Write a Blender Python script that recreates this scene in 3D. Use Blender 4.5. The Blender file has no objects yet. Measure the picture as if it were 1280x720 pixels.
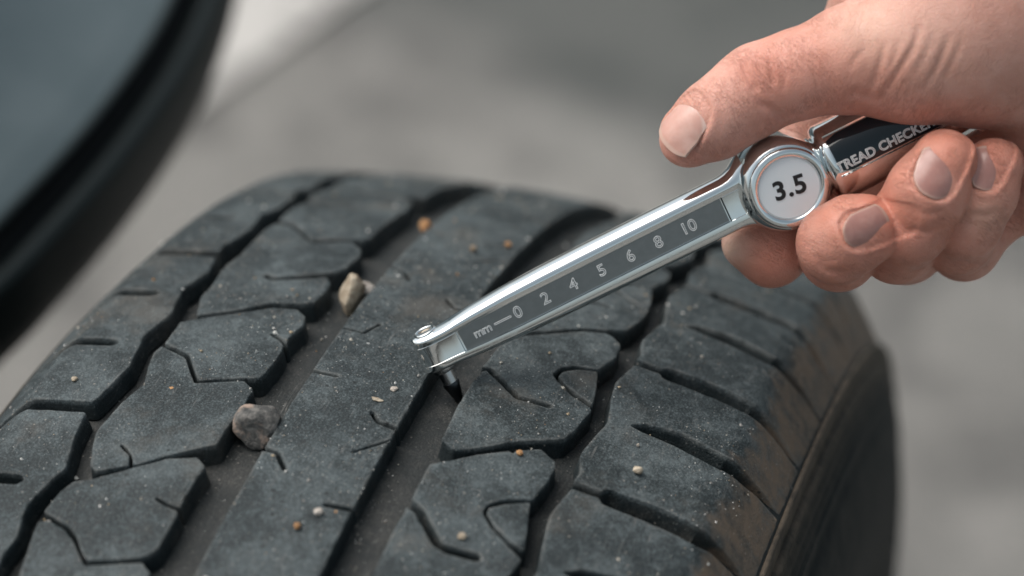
import bpy, bmesh, math, random
import numpy as np
from mathutils import Vector, Matrix, noise
from mathutils.geometry import delaunay_2d_cdt
random.seed(7); rng = np.random.default_rng(7)
S = bpy.context.scene
COL = S.collection
PI = math.pi

# ------------------------------------------------------------------ camera
PITCH, YAW, ROLL = math.radians(38), 0.2672874956, 0.0706765609
CAM = np.array([0.1411534164, -0.4339039029, 0.7228783203])
MR = Matrix.Rotation(YAW, 3, 'Z') @ Matrix.Rotation(PI/2-PITCH, 3, 'X') @ Matrix.Rotation(ROLL, 3, 'Z')
cd = bpy.data.cameras.new('camera'); cam = bpy.data.objects.new('camera', cd); COL.objects.link(cam)
cam.matrix_world = Matrix.Translation(CAM) @ MR.to_4x4()
cd.lens = 98.3557; cd.sensor_width = 36; cd.clip_start = .05; cd.clip_end = 500
cd.dof.use_dof = True; cd.dof.focus_distance = .628; cd.dof.aperture_fstop = 6.3; cd.dof.aperture_blades = 0
S.camera = cam
# ------------------------------------------------------------------ light
SUN_EL, SUN_AZ = math.radians(54), math.radians(-84)      # azimuth from +Y towards +X
w = bpy.data.worlds.new('World'); S.world = w; w.use_nodes = True
nt = w.node_tree; bg = nt.nodes['Background']
sky = nt.nodes.new('ShaderNodeTexSky'); sky.sky_type = 'NISHITA'; sky.sun_disc = False
sky.sun_elevation = SUN_EL; sky.sun_rotation = SUN_AZ; sky.dust_density = 4; sky.air_density = 1.0; sky.ozone_density = 1.0
hs = nt.nodes.new('ShaderNodeHueSaturation'); hs.inputs['Saturation'].default_value = .5; hs.inputs['Hue'].default_value = .465
nt.links.new(sky.outputs[0], hs.inputs['Color']); nt.links.new(hs.outputs[0], bg.inputs[0]); bg.inputs[1].default_value = .07
sl = bpy.data.lights.new('sun', 'SUN'); sun = bpy.data.objects.new('sun', sl); COL.objects.link(sun)
sl.energy = 1.5; sl.angle = math.radians(56); sl.color = (1, .95, .88)
sd = Vector((math.sin(SUN_AZ)*math.cos(SUN_EL), math.cos(SUN_AZ)*math.cos(SUN_EL), math.sin(SUN_EL)))
sun.rotation_euler = sd.to_track_quat('Z', 'Y').to_euler()
S.view_settings.view_transform = 'Standard'; S.view_settings.look = 'None'
S.view_settings.exposure = 1.05; S.view_settings.gamma = 1
S.cycles.use_denoising = True
S.cycles.max_bounces = 8; S.cycles.sample_clamp_indirect = 1.2; S.cycles.sample_clamp_direct = 1.0; S.cycles.filter_width = 1.7

# ------------------------------------------------------------------ helpers
def tag(o, label=None, cat=None, group=None, kind=None):
    for k, v in (('label', label), ('category', cat), ('group', group), ('kind', kind)):
        if v: o[k] = v
    return o
def empty(name, loc, label, cat, group=None):
    o = bpy.data.objects.new(name, None); COL.objects.link(o); o.location = loc; o.empty_display_size = .01
    return tag(o, label, cat, group)
def parent(o, p):
    o.parent = p
    l = p
    T = l.location.copy() if l.parent is None else Vector((0, 0, 0))
    o.matrix_parent_inverse = Matrix.Translation(-T)
    return o
def link(name, me, mat=None, par=None, smooth=True, angle=None):
    if mat:
        for m in (mat if isinstance(mat, (list, tuple)) else [mat]): me.materials.append(m)
    if smooth and len(me.polygons):
        me.polygons.foreach_set('use_smooth', [True]*len(me.polygons))
        if angle: me.set_sharp_from_angle(angle=math.radians(angle))
    o = bpy.data.objects.new(name, me); COL.objects.link(o)
    if par: parent(o, par)
    return o
def mk(name, V, F, mat=None, par=None, smooth=True, angle=None):
    me = bpy.data.meshes.new(name); me.from_pydata([tuple(v) for v in V], [], [tuple(f) for f in F]); me.update()
    return link(name, me, mat, par, smooth, angle)
def recalc(o):
    bm = bmesh.new(); bm.from_mesh(o.data); bmesh.ops.recalc_face_normals(bm, faces=bm.faces); bm.to_mesh(o.data); bm.free(); return o
def fbm(p, sc, oc=3):
    v = 0; a = 1
    for i in range(oc): v += a*noise.noise(Vector((p[0]*sc, p[1]*sc, p[2]*sc))); sc *= 2; a *= .5
    return v

# ------------------------------------------------------------------ materials
class N:
    def __init__(s, name):
        s.m = bpy.data.materials.new(name); s.m.use_nodes = True; s.t = s.m.node_tree; s.b = s.t.nodes['Principled BSDF']
        s.geo = s.t.nodes.new('ShaderNodeNewGeometry'); s.pos = s.geo.outputs['Position']
    def n(s, k, **kw):
        x = s.t.nodes.new('ShaderNode'+k)
        for a, b in kw.items(): setattr(x, a, b)
        return x
    def l(s, a, b): s.t.links.new(a, b)
    def setv(s, sock, v):
        if hasattr(v, 'node'): s.l(v, sock)
        else: sock.default_value = v
    def noise(s, scale, detail=4, rough=.55, vec=None, dist=0):
        x = s.n('TexNoise'); x.inputs['Scale'].default_value = scale; x.inputs['Detail'].default_value = detail
        x.inputs['Roughness'].default_value = rough; x.inputs['Distortion'].default_value = dist
        s.l(vec or s.pos, x.inputs['Vector']); return x.outputs['Fac']
    def vor(s, scale, vec=None, feat='F1', out='Distance'):
        x = s.n('TexVoronoi', feature=feat); x.inputs['Scale'].default_value = scale; s.l(vec or s.pos, x.inputs['Vector']); return x.outputs[out]
    def ramp(s, f, a, b, va=0., vb=1., smooth=True):
        x = s.n('MapRange'); x.interpolation_type = 'SMOOTHSTEP' if smooth else 'LINEAR'
        s.setv(x.inputs[0], f); x.inputs[1].default_value = a; x.inputs[2].default_value = b; x.inputs[3].default_value = va; x.inputs[4].default_value = vb
        return x.outputs[0]
    def math(s, op, a, b=0.):
        x = s.n('Math', operation=op); s.setv(x.inputs[0], a); s.setv(x.inputs[1], b); return x.outputs[0]
    def mix(s, f, a, b):
        x = s.n('Mix', data_type='RGBA'); s.setv(x.inputs[0], f)
        for sock, v in ((x.inputs[6], a), (x.inputs[7], b)):
            if isinstance(v, tuple): sock.default_value = (*v, 1)
            else: s.l(v, sock)
        return x.outputs[2]
    def scaled(s, v, vec=None):
        x = s.n('Mapping'); x.inputs['Scale'].default_value = v; s.l(vec or s.pos, x.inputs['Vector']); return x.outputs[0]
    def rot(s, r, sc=(1, 1, 1), vec=None):
        x = s.n('Mapping'); x.inputs['Rotation'].default_value = r; x.inputs['Scale'].default_value = sc; s.l(vec or s.pos, x.inputs['Vector']); return x.outputs[0]
    def bump(s, h, dist, strength=1.):
        x = s.n('Bump'); x.inputs['Strength'].default_value = strength; x.inputs['Distance'].default_value = dist; s.l(h, x.inputs['Height'])
        if s.b.inputs['Normal'].is_linked: s.l(s.b.inputs['Normal'].links[0].from_socket, x.inputs['Normal'])
        s.l(x.outputs[0], s.b.inputs['Normal'])
    def base(s, c): s.setv(s.b.inputs['Base Color'], (*c, 1) if isinstance(c, tuple) else c)
    def rough(s, r): s.setv(s.b.inputs['Roughness'], r)
    def metal(s, v=1.): s.b.inputs['Metallic'].default_value = v

def plain(name, c, r=.5, metal=0., bump=None):
    m = N(name); m.base(c); m.rough(r); m.metal(metal)
    if bump: m.bump(m.noise(bump[0], 5), bump[1])
    return m.m

def rubber_mat(name, dust_amt, floor=False):
    m = N(name)
    big = m.noise(48, 5, .65); mid = m.noise(330, 6, .72); fine = m.noise(2100, 3, .65)
    dark = (.0065, .0125, .0145) if not floor else (.011, .015, .016)
    dust = (.080, .100, .106) if not floor else (.066, .066, .062)
    f1 = m.ramp(big, .40, .64); f2 = m.ramp(mid, .42, .66)
    f = m.math('ADD', m.math('MULTIPLY', f1, .45), m.math('MULTIPLY', f2, .40))
    f = m.math('MULTIPLY', m.math('ADD', m.math('MULTIPLY', f, .85), m.math('MULTIPLY', m.ramp(fine, .46, .66), .55)), dust_amt)
    f = m.math('MULTIPLY', m.math('POWER', f, 1.5), 1.3)
    if not floor: f = m.math('MULTIPLY', f, m.ramp(m.n('Attribute', attribute_name='worn').outputs['Fac'], 0, 1, .16, 1))  # dust stays on worn tops; walls darkened to paint in groove shade
    c = m.mix(f, dark, dust)
    if not floor:      # road dirt worked into the outer shoulder
        sx = m.n('SeparateXYZ'); m.l(m.pos, sx.inputs[0])
        wob = m.math('ADD', sx.outputs[0], m.math('MULTIPLY', m.math('SUBTRACT', m.noise(140, 4), .5), .016))
        f = m.math('MULTIPLY', m.ramp(wob, .0665, .0715), m.ramp(m.noise(190, 5, .7), .30, .62, .3, 1.))
        c = m.mix(f, c, (.135, .100, .072))
    if not floor:      # edges scuffed paler, and a film of brown dust in patches
        ed = m.math('MULTIPLY', m.n('Attribute', attribute_name='rim').outputs['Fac'], m.ramp(m.noise(160, 4, .7), .40, .62))
        c = m.mix(m.math('MULTIPLY', ed, .5), c, (.12, .128, .125))
        c = m.mix(m.ramp(m.noise(38, 5, .7), .52, .72, 0, .45), c, (.088, .080, .068))
    if floor:          # slot shade painted in: shoulder cross slots coloured near-black
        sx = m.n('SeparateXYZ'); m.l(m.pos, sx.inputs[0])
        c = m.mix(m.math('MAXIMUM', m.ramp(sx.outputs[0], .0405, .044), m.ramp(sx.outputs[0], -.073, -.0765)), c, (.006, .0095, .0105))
    # pale dust specks ground into the rubber
    sp = m.vor(950); spn = m.noise(120, 3)
    spk = m.math('MULTIPLY', m.ramp(sp, .10, .20, 1, 0), m.ramp(spn, .50, .66))
    c = m.mix(m.math('MULTIPLY', spk, .55), c, (.32, .32, .30))
    sp2 = m.math('MULTIPLY', m.ramp(m.vor(420), .07, .13, 1, 0), m.ramp(m.noise(70, 2), .48, .6))
    c = m.mix(m.math('MULTIPLY', sp2, .5), c, (.36, .33, .29))
    pitd = m.math('MULTIPLY', m.ramp(m.vor(300), .10, .17, 1, 0), m.ramp(m.noise(90, 2), .5, .58))
    c = m.mix(m.math('MULTIPLY', pitd, .8), c, (.006, .009, .010))
    # fine scuffs running round the tyre
    st = m.noise(1, 4, .6, vec=m.scaled((900, 60, 60)))
    c = m.mix(m.ramp(st, .60, .78, 0, .28), c, (.12, .125, .125))
    for a_ in (.5, 1.3, 2.2):
        sc_ = m.noise(1, 2, .5, vec=m.rot((0, 0, a_), (420, 14, 420)))
        c = m.mix(m.math('MULTIPLY', m.ramp(m.math('ABSOLUTE', m.math('SUBTRACT', sc_, .5)), 0, .006, .35, 0), m.ramp(m.noise(60+a_*9, 2), .52, .6)), c, (.20, .20, .19))
    m.base(c)
    m.rough(m.ramp(mid, .3, .7, .55, .78)); m.b.inputs['Specular IOR Level'].default_value = .33
    m.bump(m.noise(500, 6, .72), .00030, .9)
    m.bump(m.noise(2300, 3, .6), .0002, 1)
    pit = m.math('MULTIPLY', m.ramp(m.vor(330), .05, .16, 0, 1), 1.)
    m.bump(pit, .00018, .6)
    return m.m
RUB = rubber_mat('worn_rubber', 1.)
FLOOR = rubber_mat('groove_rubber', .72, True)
def sidewall_mat():
    m = N('sidewall_rubber')
    f = m.math('MULTIPLY', m.ramp(m.noise(130, 5, .65), .35, .75), .5)
    c = m.mix(f, (.006, .010, .011), (.050, .046, .040))
    v = m.n('VectorMath', operation='MULTIPLY'); m.l(m.pos, v.inputs[0]); v.inputs[1].default_value = (0, 1, 1)
    L = m.n('VectorMath', operation='LENGTH'); m.l(v.outputs[0], L.inputs[0])
    c = m.mix(m.math('MULTIPLY', m.ramp(L.outputs['Value'], .281, .296), m.ramp(m.noise(170, 5, .7), .34, .62, .3, .95)), c, (.098, .080, .062))
    m.base(c); m.rough(.66); m.b.inputs['Specular IOR Level'].default_value = .14
    m.bump(m.noise(600, 5, .6), .0003, .8); return m.m
SIDE = sidewall_mat()
def chrome_mat(name, c, r):
    m = N(name); m.metal(); m.base(c); m.rough(m.ramp(m.noise(160, 5, .65), .42, .75, r, r+.14))
    m.bump(m.noise(160, 2), .00003, .5); return m.m
CHROME = chrome_mat('chrome', (.78, .81, .81), .06)
STEEL = chrome_mat('brushed_steel', (.42, .42, .42), .22)
def plate_mat():
    m = N('scale_plate_metal'); m.metal(); v = m.rot((0, 0, 0), (400, 400, 400))
    m.base(m.mix(m.ramp(m.noise(500, 3), .3, .7), (.235, .247, .247), (.255, .267, .267))); m.rough(.36); m.bump(m.noise(2500, 3), .00003, .8); return m.m
PLATE = plate_mat()
ETCH = plain('etched_line', (.80, .81, .80), .42, .0)
PANEL = plain('dark_glossy_panel', (.006, .012, .016), .07)
TIPM = plain('dark_steel', (.05, .055, .06), .3, 1.)
DIALW = plain('dial_white', (.80, .86, .88), .3)
INK = plain('black_ink', (.008, .009, .01), .4)
BRASS = plain('brass_plug', (.40, .31, .22), .35, 1.)

# ------------------------------------------------------------------ ground
GZ = -.3185
FAR0 = 1.16
def ground_mat():
    m = N('asphalt')
    a = m.noise(3.1, 5, .6); b = m.noise(160, 4, .7); st = m.vor(210)
    c = m.mix(m.ramp(a, .35, .68), (.15, .149, .14), (.24, .238, .223))
    c = m.mix(m.ramp(b, .42, .68, 0, .6), c, (.26, .245, .23))
    c = m.mix(m.ramp(m.noise(9, 4, .6), .44, .64, 0, .75), c, (.08, .08, .077))
    c = m.mix(m.ramp(m.noise(14, 3, .6, vec=m.rot((0, 0, 1), (1, 1, 1))), .54, .7, 0, .5), c, (.27, .26, .245))
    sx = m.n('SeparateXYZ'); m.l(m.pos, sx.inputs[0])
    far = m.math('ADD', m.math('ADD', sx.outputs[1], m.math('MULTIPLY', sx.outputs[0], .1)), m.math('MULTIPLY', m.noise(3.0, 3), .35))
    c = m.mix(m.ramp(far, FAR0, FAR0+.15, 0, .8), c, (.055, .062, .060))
    m.base(c); m.rough(.88); m.bump(b, .004, .8); m.bump(st, .003, .8); return m.m
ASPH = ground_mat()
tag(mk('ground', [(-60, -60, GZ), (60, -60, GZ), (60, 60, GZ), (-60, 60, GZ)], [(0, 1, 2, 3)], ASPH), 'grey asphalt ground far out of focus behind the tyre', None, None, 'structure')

def ray(px, py):
    f = 98.3557*1280/36
    return np.array(MR @ Vector(((px-640)/f, (360-py)/f, -1)))
def on_z(px, py, z):
    d = ray(px, py); t = (z-CAM[2])/d[2]; return CAM+t*d
def road_line():
    a = on_z(452, -10, GZ); b = on_z(285, 108, GZ)
    d = (b-a)/np.linalg.norm(b-a); n = np.array([-d[1], d[0], 0])
    if n[0] > 0: n = -n
    m = N('road_paint'); k = m.ramp(m.noise(30, 5, .7), .36, .52)
    m.base(m.mix(k, (.20, .195, .185), (.44, .43, .41))); m.rough(.7); m.bump(m.noise(160, 4), .002)
    p = a-d*6; q = b+d*3; wdt = .11
    V = []; F = []
    for i in range(60):
        t = i/59; c = p*(1-t)+q*t
        j = .004*noise.noise(Vector((i*3.1, 0, 0)))
        V += [c+n*j+np.array([0, 0, .004]), c+n*(wdt+j*2)+np.array([0, 0, .004])]
        if i: F.append((2*i-2, 2*i-1, 2*i+1, 2*i))
    o = mk('road_marking', V, F, m.m); tag(o, 'worn white painted line on the asphalt at upper left', None, None, 'structure')
road_line()

# ------------------------------------------------------------------ car (lower edge of its bodywork, upper left)
def car():
    h = .19
    pts = [(-420, 760), (-200, 620), (0, 455), (80, 372), (150, 290), (205, 214), (243, 150), (270, 88), (292, 20), (300, -40), (302, -120), (298, -220)]
    P = [on_z(x, y, h) for x, y in pts]
    P = [P[0]+(P[0]-P[1])*3]+P+[P[-1]+(P[-1]-P[-2])*4]
    # resample (Catmull-Rom)
    Q = []
    for i in range(len(P)-1):
        p0 = P[max(i-1, 0)]; p1 = P[i]; p2 = P[i+1]; p3 = P[min(i+2, len(P)-1)]
        for k in range(8):
            t = k/8
            Q.append(.5*((2*p1)+(p2-p0)*t+(2*p0-5*p1+4*p2-p3)*t*t+(3*p1-p0-3*p2+p3)*t**3))
    Q.append(P[-1])
    root = empty('car', (Q[40][0], Q[40][1], GZ), 'dark grey car body with black lower trim, blurred at upper left', 'car')
    def sweep(name, prof, mat):
        V = []; F = []; n = len(prof)
        for i, q in enumerate(Q):
            t = Q[min(i+1, len(Q)-1)]-Q[max(i-1, 0)]; t[2] = 0; t /= np.linalg.norm(t)
            nr = np.array([t[1], -t[0], 0])
            for (a, b) in prof: V.append(q+nr*a*.001+np.array([0, 0, b*.001]))
            if i:
                for k in range(n-1): F.append(((i-1)*n+k, (i-1)*n+k+1, i*n+k+1, i*n+k))
        return mk(name, V, F, mat, root, True, 50)
    paint = N('car_paint'); paint.base(paint.mix(paint.ramp(paint.noise(40, 4), .3, .7), (.13, .165, .17), (.15, .185, .19))); paint.metal(.35); paint.rough(.30)
    paint.b.inputs['Coat Weight'].default_value = .7; paint.b.inputs['Coat Roughness'].default_value = .08
    blk = plain('black_trim_plastic', (.004, .0085, .009), .45, 0, (900, .0002))
    blk.node_tree.nodes['Principled BSDF'].inputs['Specular IOR Level'].default_value = .25
    drk = plain('black_liner', (.006, .007, .008), .8, 0, (300, .001))
    sweep('arch_trim', [(-70, -5), (-30, -5.5), (-6, -4), (0, 0), (1.5, 8), (1.2, 24), (.6, 26.4), (-.8, 27.6), (-3, 28), (-5, 27.4), (-6.5, 25.5), (-10, 18)], blk)
    sweep('seam_strip', [(-9, 16), (-18, 19), (-20, 28), (-20, 34), (-18, 40)], drk)
    sweep('fender_panel', [(-20, 33), (-15, 31.8), (-12, 32.6), (-11.5, 34.5), (-13, 37), (-20, 41), (-32, 46), (-46, 54), (-58, 66), (-66, 82), (-72, 104), (-80, 130), (-110, 165), (-180, 200), (-300, 230), (-480, 255), (-900, 280)], paint.m)
    sweep('arch_liner', [(-70, -6), (-76, 30), (-150, 100), (-400, 180), (-900, 200)], drk)
car()

# ------------------------------------------------------------------ tyre
R0 = 318.0
def r_of(u):
    u = np.asarray(u, float)
    t = R0-10.055457*(u/90)**2
    xr = np.clip(u-65.5, 0, None); xl = np.clip(-u-86.5, 0, None)
    return t-np.where(u > 0, np.sqrt(9+(1.15*xr)**2)-3, np.sqrt(9+(1.15*xl)**2)-3)
def surf(u, s, d=0.):
    """point on the tread: u across (mm), s round the tyre (mm), d depth below the tread surface (mm) -> metres"""
    u = np.asarray(u, float); s = np.asarray(s, float)
    r = r_of(u); g = (r_of(u+.05)-r_of(u-.05))/.1
    k = 1/np.sqrt(1+g*g)
    uu = u+g*k*d; rr = r-k*d; th = s/R0
    return np.stack([uu*.001+0*th, rr*np.sin(th)*.001, rr*np.cos(th)*.001], -1)
DEP = 5.2
tyre = empty('tyre', (0, 0, GZ), 'worn black car tyre with dusty tread blocks and stones in its grooves', 'tyre')

def lathe_x(name, prof, mat, par, seg=360, a0=0, a1=2*PI, jit=None):
    n = len(prof); V = []; F = []
    full = abs(a1-a0-2*PI) < 1e-6; m = seg if full else seg+1
    for i in range(m):
        th = a0+(a1-a0)*i/seg; s, c = math.sin(th), math.cos(th)
        for (u, r) in prof: V.append((u*.001, r*s*.001, r*c*.001))
    for i in range(seg):
        j = (i+1) % m
        for k in range(n-1): F.append((i*n+k, j*n+k, j*n+k+1, i*n+k+1))
    return mk(name, V, F, mat, par, True, 60)
def floor_prof():
    out = []
    for u in np.linspace(-101, 79.3, 110):
        d = DEP
        if u > 66: d = DEP*max(0, 1-(u-66)/12.5)**.8-.12
        if u < -88: d = DEP*max(0, 1-(-88-u)/12)**.8-.12
        g = float((r_of(u+.05)-r_of(u-.05))/.1); k = 1/math.sqrt(1+g*g)
        out.append((float(u+g*k*d), float(r_of(u)-k*d)))
    return out
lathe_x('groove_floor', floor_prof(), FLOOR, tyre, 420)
rr_ = float(r_of(79.3))
lathe_x('sidewall', [(79.2, rr_+.1), (79.5, rr_+.55), (80.1, rr_+.6), (80.6, rr_+.1), (80.5, rr_-.9), (80.8, rr_-3.2), (81.0, rr_-4.6), (81.6, rr_-4.7), (82.4, rr_-5.0), (82.9, rr_-5.8), (82.6, rr_-7.4),
    (83.2, rr_-9), (83.9, rr_-9.4), (84.0, rr_-10.6), (84.3, rr_-11.6), (85.0, rr_-12.0), (85.1, rr_-13.2), (85.5, rr_-14.4), (86.2, rr_-14.8), (86.2, rr_-16.2), (87, rr_-20), (87.3, rr_-20.2), (88.6, rr_-23.5), (90.8, rr_-31), (92.6, rr_-40), (93.2, rr_-50), (92.6, rr_-60), (91.2, rr_-66), (91.4, rr_-67), (90.0, rr_-71), (86, rr_-80), (79, rr_-87), (70, rr_-88)], SIDE, tyre, 360)
rl = float(r_of(-101))
lathe_x('sidewall', [(-101, rl+.1), (-102, rl-1), (-104, rl-8), (-109, rl-22), (-113, rl-45), (-112, rl-60), (-104, rl-82), (-92, rl-88)], SIDE, tyre, 240)
RIM = plain('rim_metal', (.10, .105, .11), .35, .8)
lathe_x('rim', [(70, rr_-88), (78, rr_-89.5), (79.5, rr_-94), (74, rr_-97), (60, rr_-104), (20, rr_-110), (-70, rr_-108), (-92, rl-88)], RIM, tyre, 160)
for k in range(5):
    a = 2*PI*k/5+.3; V = []; F = []
    for j, (r, hw, x) in enumerate(((30, 17, 48), (80, 14, 58), (140, 13, 62), (188, 17, 56))):
        for (dx, dw) in ((0, -1), (9, -.7), (9, .7), (0, 1), (-14, .8), (-14, -.8)):
            ct, sn = math.cos(a), math.sin(a); V.append(((x+dx)*.001, (r*sn+dw*hw*ct)*.001, (r*ct-dw*hw*sn)*.001))
        if j:
            for q in range(6): F.append(((j-1)*6+q, (j-1)*6+(q+1) % 6, j*6+(q+1) % 6, j*6+q))
    recalc(mk('spoke', V, F, RIM, tyre, True, 40))
lathe_x('hub', [(69, .1), (68, 14), (62, 30), (40, 34), (30, 34)], RIM, tyre, 48)

# ---- tread blocks: outlines in tread millimetres (u across, s round the tyre); 'n' entries are sipes cut in from the edge
def expand(poly):
    out = []
    for q in poly:
        if q[0] == 'n':
            L = [np.array(x, float) for x in q[1]]; hw = q[2]/2
            left, right = [], []
            for i, x in enumerate(L):
                t = L[min(i+1, len(L)-1)]-L[max(i-1, 0)]; t /= np.linalg.norm(t); nn = np.array([-t[1], t[0]])
                left.append(x+nn*hw); right.append(x-nn*hw)
            prev = np.array(out[-1] if out else poly[-1], float)
            a, b = (left, right) if np.linalg.norm(left[0]-prev) < np.linalg.norm(right[0]-prev) else (right, left)
            t = L[-1]-L[-2]; t /= np.linalg.norm(t)
            out += [tuple(x) for x in a]+[tuple(L[-1]+t*hw)]+[tuple(x) for x in b[::-1]]
        else: out.append(tuple(q))
    return out
def resample(P, step=1.3):
    P = np.array(P, float); out = []
    n = len(P)
    # one corner-cutting pass with a short radius
    Q = []
    for i in range(n):
        a, b, c = P[i-1], P[i], P[(i+1) % n]
        la, lc = np.linalg.norm(a-b), np.linalg.norm(c-b)
        if la < 1e-6 or lc < 1e-6: continue
        ra, rc = min(.55, la*.3), min(.55, lc*.3)
        Q += [b+(a-b)/la*ra, b*.5+(b+(a-b)/la*ra)*.25+(b+(c-b)/lc*rc)*.25, b+(c-b)/lc*rc]
    n = len(Q)
    for i in range(n):
        a, b = Q[i], Q[(i+1) % n]; L = np.linalg.norm(b-a); k = max(1, int(L/step))
        for j in range(k): out.append(a+(b-a)*j/k)
    return np.array(out)
nb = 0
def block(name, poly, hgt=0., tilt=0., grid=2.6, wall=DEP+.25, bev=.34, label=None):
    global nb; nb += 1
    P = resample(expand(poly))
    n = len(P)
    area = .5*np.sum(P[:, 0]*np.roll(P[:, 1], -1)-np.roll(P[:, 0], -1)*P[:, 1])
    if area < 0: P = P[::-1]
    # worn edge: small uneven wander
    t = np.roll(P, -1, 0)-np.roll(P, 1, 0); t /= np.linalg.norm(t, axis=1)[:, None]+1e-9
    nr = np.stack([t[:, 1], -t[:, 0]], 1)                # outward
    wob = np.array([.16*noise.noise(Vector((p[0]*.35, p[1]*.35, nb*3.7)))+.10*noise.noise(Vector((p[0]*1.3, p[1]*1.3, nb*1.7))) for p in P])
    P = P+nr*wob[:, None]
    rings = []
    # depth, outward offset
    er = np.array([.75+.5*noise.noise(Vector((p[0]*.25, p[1]*.25, 9.1+nb))) for p in P])[:, None]
    spec = [(0., -bev*1.25), (bev*.22, -bev*.55), (bev*.75, -bev*.12), (1.5, .05), (wall*.6, .3), (wall, .6)]
    ok = True
    top = P+nr*(-bev*1.25)*er
    cx = [(float(x), float(y)) for x, y in top]
    inner = []
    lo, hi = P.min(0), P.max(0)
    # inside test for interior points
    E0, E1 = top, np.roll(top, -1, 0)
    for gx in np.arange(lo[0]+.8, hi[0], grid):
        for gy in np.arange(lo[1]+.8, hi[1], grid):
            q = np.array([gx+random.uniform(-.5, .5), gy+random.uniform(-.5, .5)])
            c = ((E0[:, 1] > q[1]) != (E1[:, 1] > q[1])) & (q[0] < (E1[:, 0]-E0[:, 0])*(q[1]-E0[:, 1])/(E1[:, 1]-E0[:, 1]+1e-12)+E0[:, 0])
            if c.sum() % 2 == 0: continue
            dd = E1-E0; tt = np.clip(((q-E0)*dd).sum(1)/((dd*dd).sum(1)+1e-12), 0, 1)
            if np.min(np.hypot(*(q-(E0+tt[:, None]*dd)).T)) > 1.5: inner.append((float(q[0]), float(q[1])))
    q2 = P+nr*(-bev*1.25*er-.55)
    for k_ in range(n):
        q = q2[k_]; c = ((E0[:, 1] > q[1]) != (E1[:, 1] > q[1])) & (q[0] < (E1[:, 0]-E0[:, 0])*(q[1]-E0[:, 1])/(E1[:, 1]-E0[:, 1]+1e-12)+E0[:, 0])
        if c.sum() % 2 == 0: continue
        dd = E1-E0; tt = np.clip(((q-E0)*dd).sum(1)/((dd*dd).sum(1)+1e-12), 0, 1)
        if np.min(np.hypot(*(q-(E0+tt[:, None]*dd)).T)) > .4: inner.append((float(q[0]), float(q[1])))
    r = delaunay_2d_cdt([Vector(x) for x in cx+inner], [], [list(range(n))], 1, 1e-5)
    vs = np.array([tuple(v) for v in r[0]]); fs = r[2]
    mid = P.mean(0)
    def zz(p): return hgt+tilt*(p[0]-mid[0])*.02+.10*noise.noise(Vector((p[0]*.18, p[1]*.18, nb*2.3)))
    V = [tuple(surf(v[0], v[1], -zz(v)*1.0)) for v in vs]
    F = [tuple(f) for f in fs]
    orig = r[3]; idx = [-1]*n
    for k, lst in enumerate(orig):
        for o_ in lst:
            if o_ < n: idx[o_] = k
    prev = idx
    for (d, off) in spec[1:]:
        ring = P+nr*off*(er if off < 0 else 1)
        b = len(V)
        dmax = np.full(n, d)
        for k_ in range(n): V.append(tuple(surf(ring[k_, 0], ring[k_, 1], d-zz(P[k_])*(1 if d < 2 else 0))))
        cur = list(range(b, b+n))
        for k_ in range(n):
            j = (k_+1) % n
            if prev[k_] < 0 or prev[j] < 0: continue
            if prev[k_] != prev[j]: F.append((prev[k_], cur[k_], cur[j], prev[j]))
            else: F.append((prev[k_], cur[k_], cur[j]))
        prev = cur
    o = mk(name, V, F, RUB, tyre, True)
    bm = bmesh.new(); bm.from_mesh(o.data); bmesh.ops.recalc_face_normals(bm, faces=bm.faces)
    # outward?
    c = sum((f.calc_area() for f in bm.faces if f.normal.dot(Vector((0, f.calc_center_median().y, f.calc_center_median().z))) > 0)) ; c2 = sum(f.calc_area() for f in bm.faces)
    bm.to_mesh(o.data); bm.free()
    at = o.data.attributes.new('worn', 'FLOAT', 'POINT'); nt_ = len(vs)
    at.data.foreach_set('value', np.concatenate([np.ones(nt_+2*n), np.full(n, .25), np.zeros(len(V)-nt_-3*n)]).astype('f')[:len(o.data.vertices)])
    at = o.data.attributes.new('rim', 'FLOAT', 'POINT'); ev = np.zeros(len(V)); ev[nt_:nt_+2*n] = 1; ev[[i_ for i_ in idx if i_ >= 0]] = .8
    at.data.foreach_set('value', ev.astype('f'))
    if label: o['label'] = label
    return o
TOPS = []     # (polygon) of every visible block top, for strewing grit
def bl(name, poly, **k):
    TOPS.append(np.array(expand(poly))); return block(name, poly, **k)
def sh(poly, ds, du=0):
    return [('n', [(a+du, b+ds) for a, b in q[1]], q[2]) if q[0] == 'n' else (q[0]+du, q[1]+ds) for q in poly]

# left shoulder row
AE = [(-71.7, -50.6), (-70.8, -44.6), (-72.5, -37.7), (-72.6, -34.5), (-70.3, -25.7), (-69.2, -23.1), (-71.7, -13.0), (-72.3, -8.6), (-72.4, -4.2), (-72.2, -.3), (-71.3, 6.6), (-70.3, 14.3), (-71.4, 22.6), (-72.3, 27.1), (-70.7, 33.8), (-70.1, 38.6), (-71.4, 44.9), (-72.2, 50.7), (-69.9, 60.4), (-70.4, 65.2), (-71.3, 71.7), (-72.4, 78.2), (-70.4, 89.6), (-71.2, 96.2), (-72.3, 103.3), (-69.9, 110.4), (-70.5, 121.4), (-72.3, 133.3)]
pa = 75.0
AEx = sorted([(u, s+k*pa) for k in (-2, -1) for (u, s) in AE if -26 <= s < 49 and s+k*pa < -51]+AE+[(u, s+k*pa) for k in (1, 2) for (u, s) in AE if 49 <= s < 124 and s+k*pa > 134], key=lambda q: q[1])
AEu = lambda s: float(np.interp(s, [q[1] for q in AEx], [q[0] for q in AEx]))
full = [-200, -152, -77, -2.4, 71.6, 128.0, 203, 262]
half = [(-176, 1), (-127, 0), (-102, 1), (-53, 0), (-28, 1), (23.4, 0), (47.4, 1), (99, 0), (152, 0), (177, 1), (230, 0)]
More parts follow.
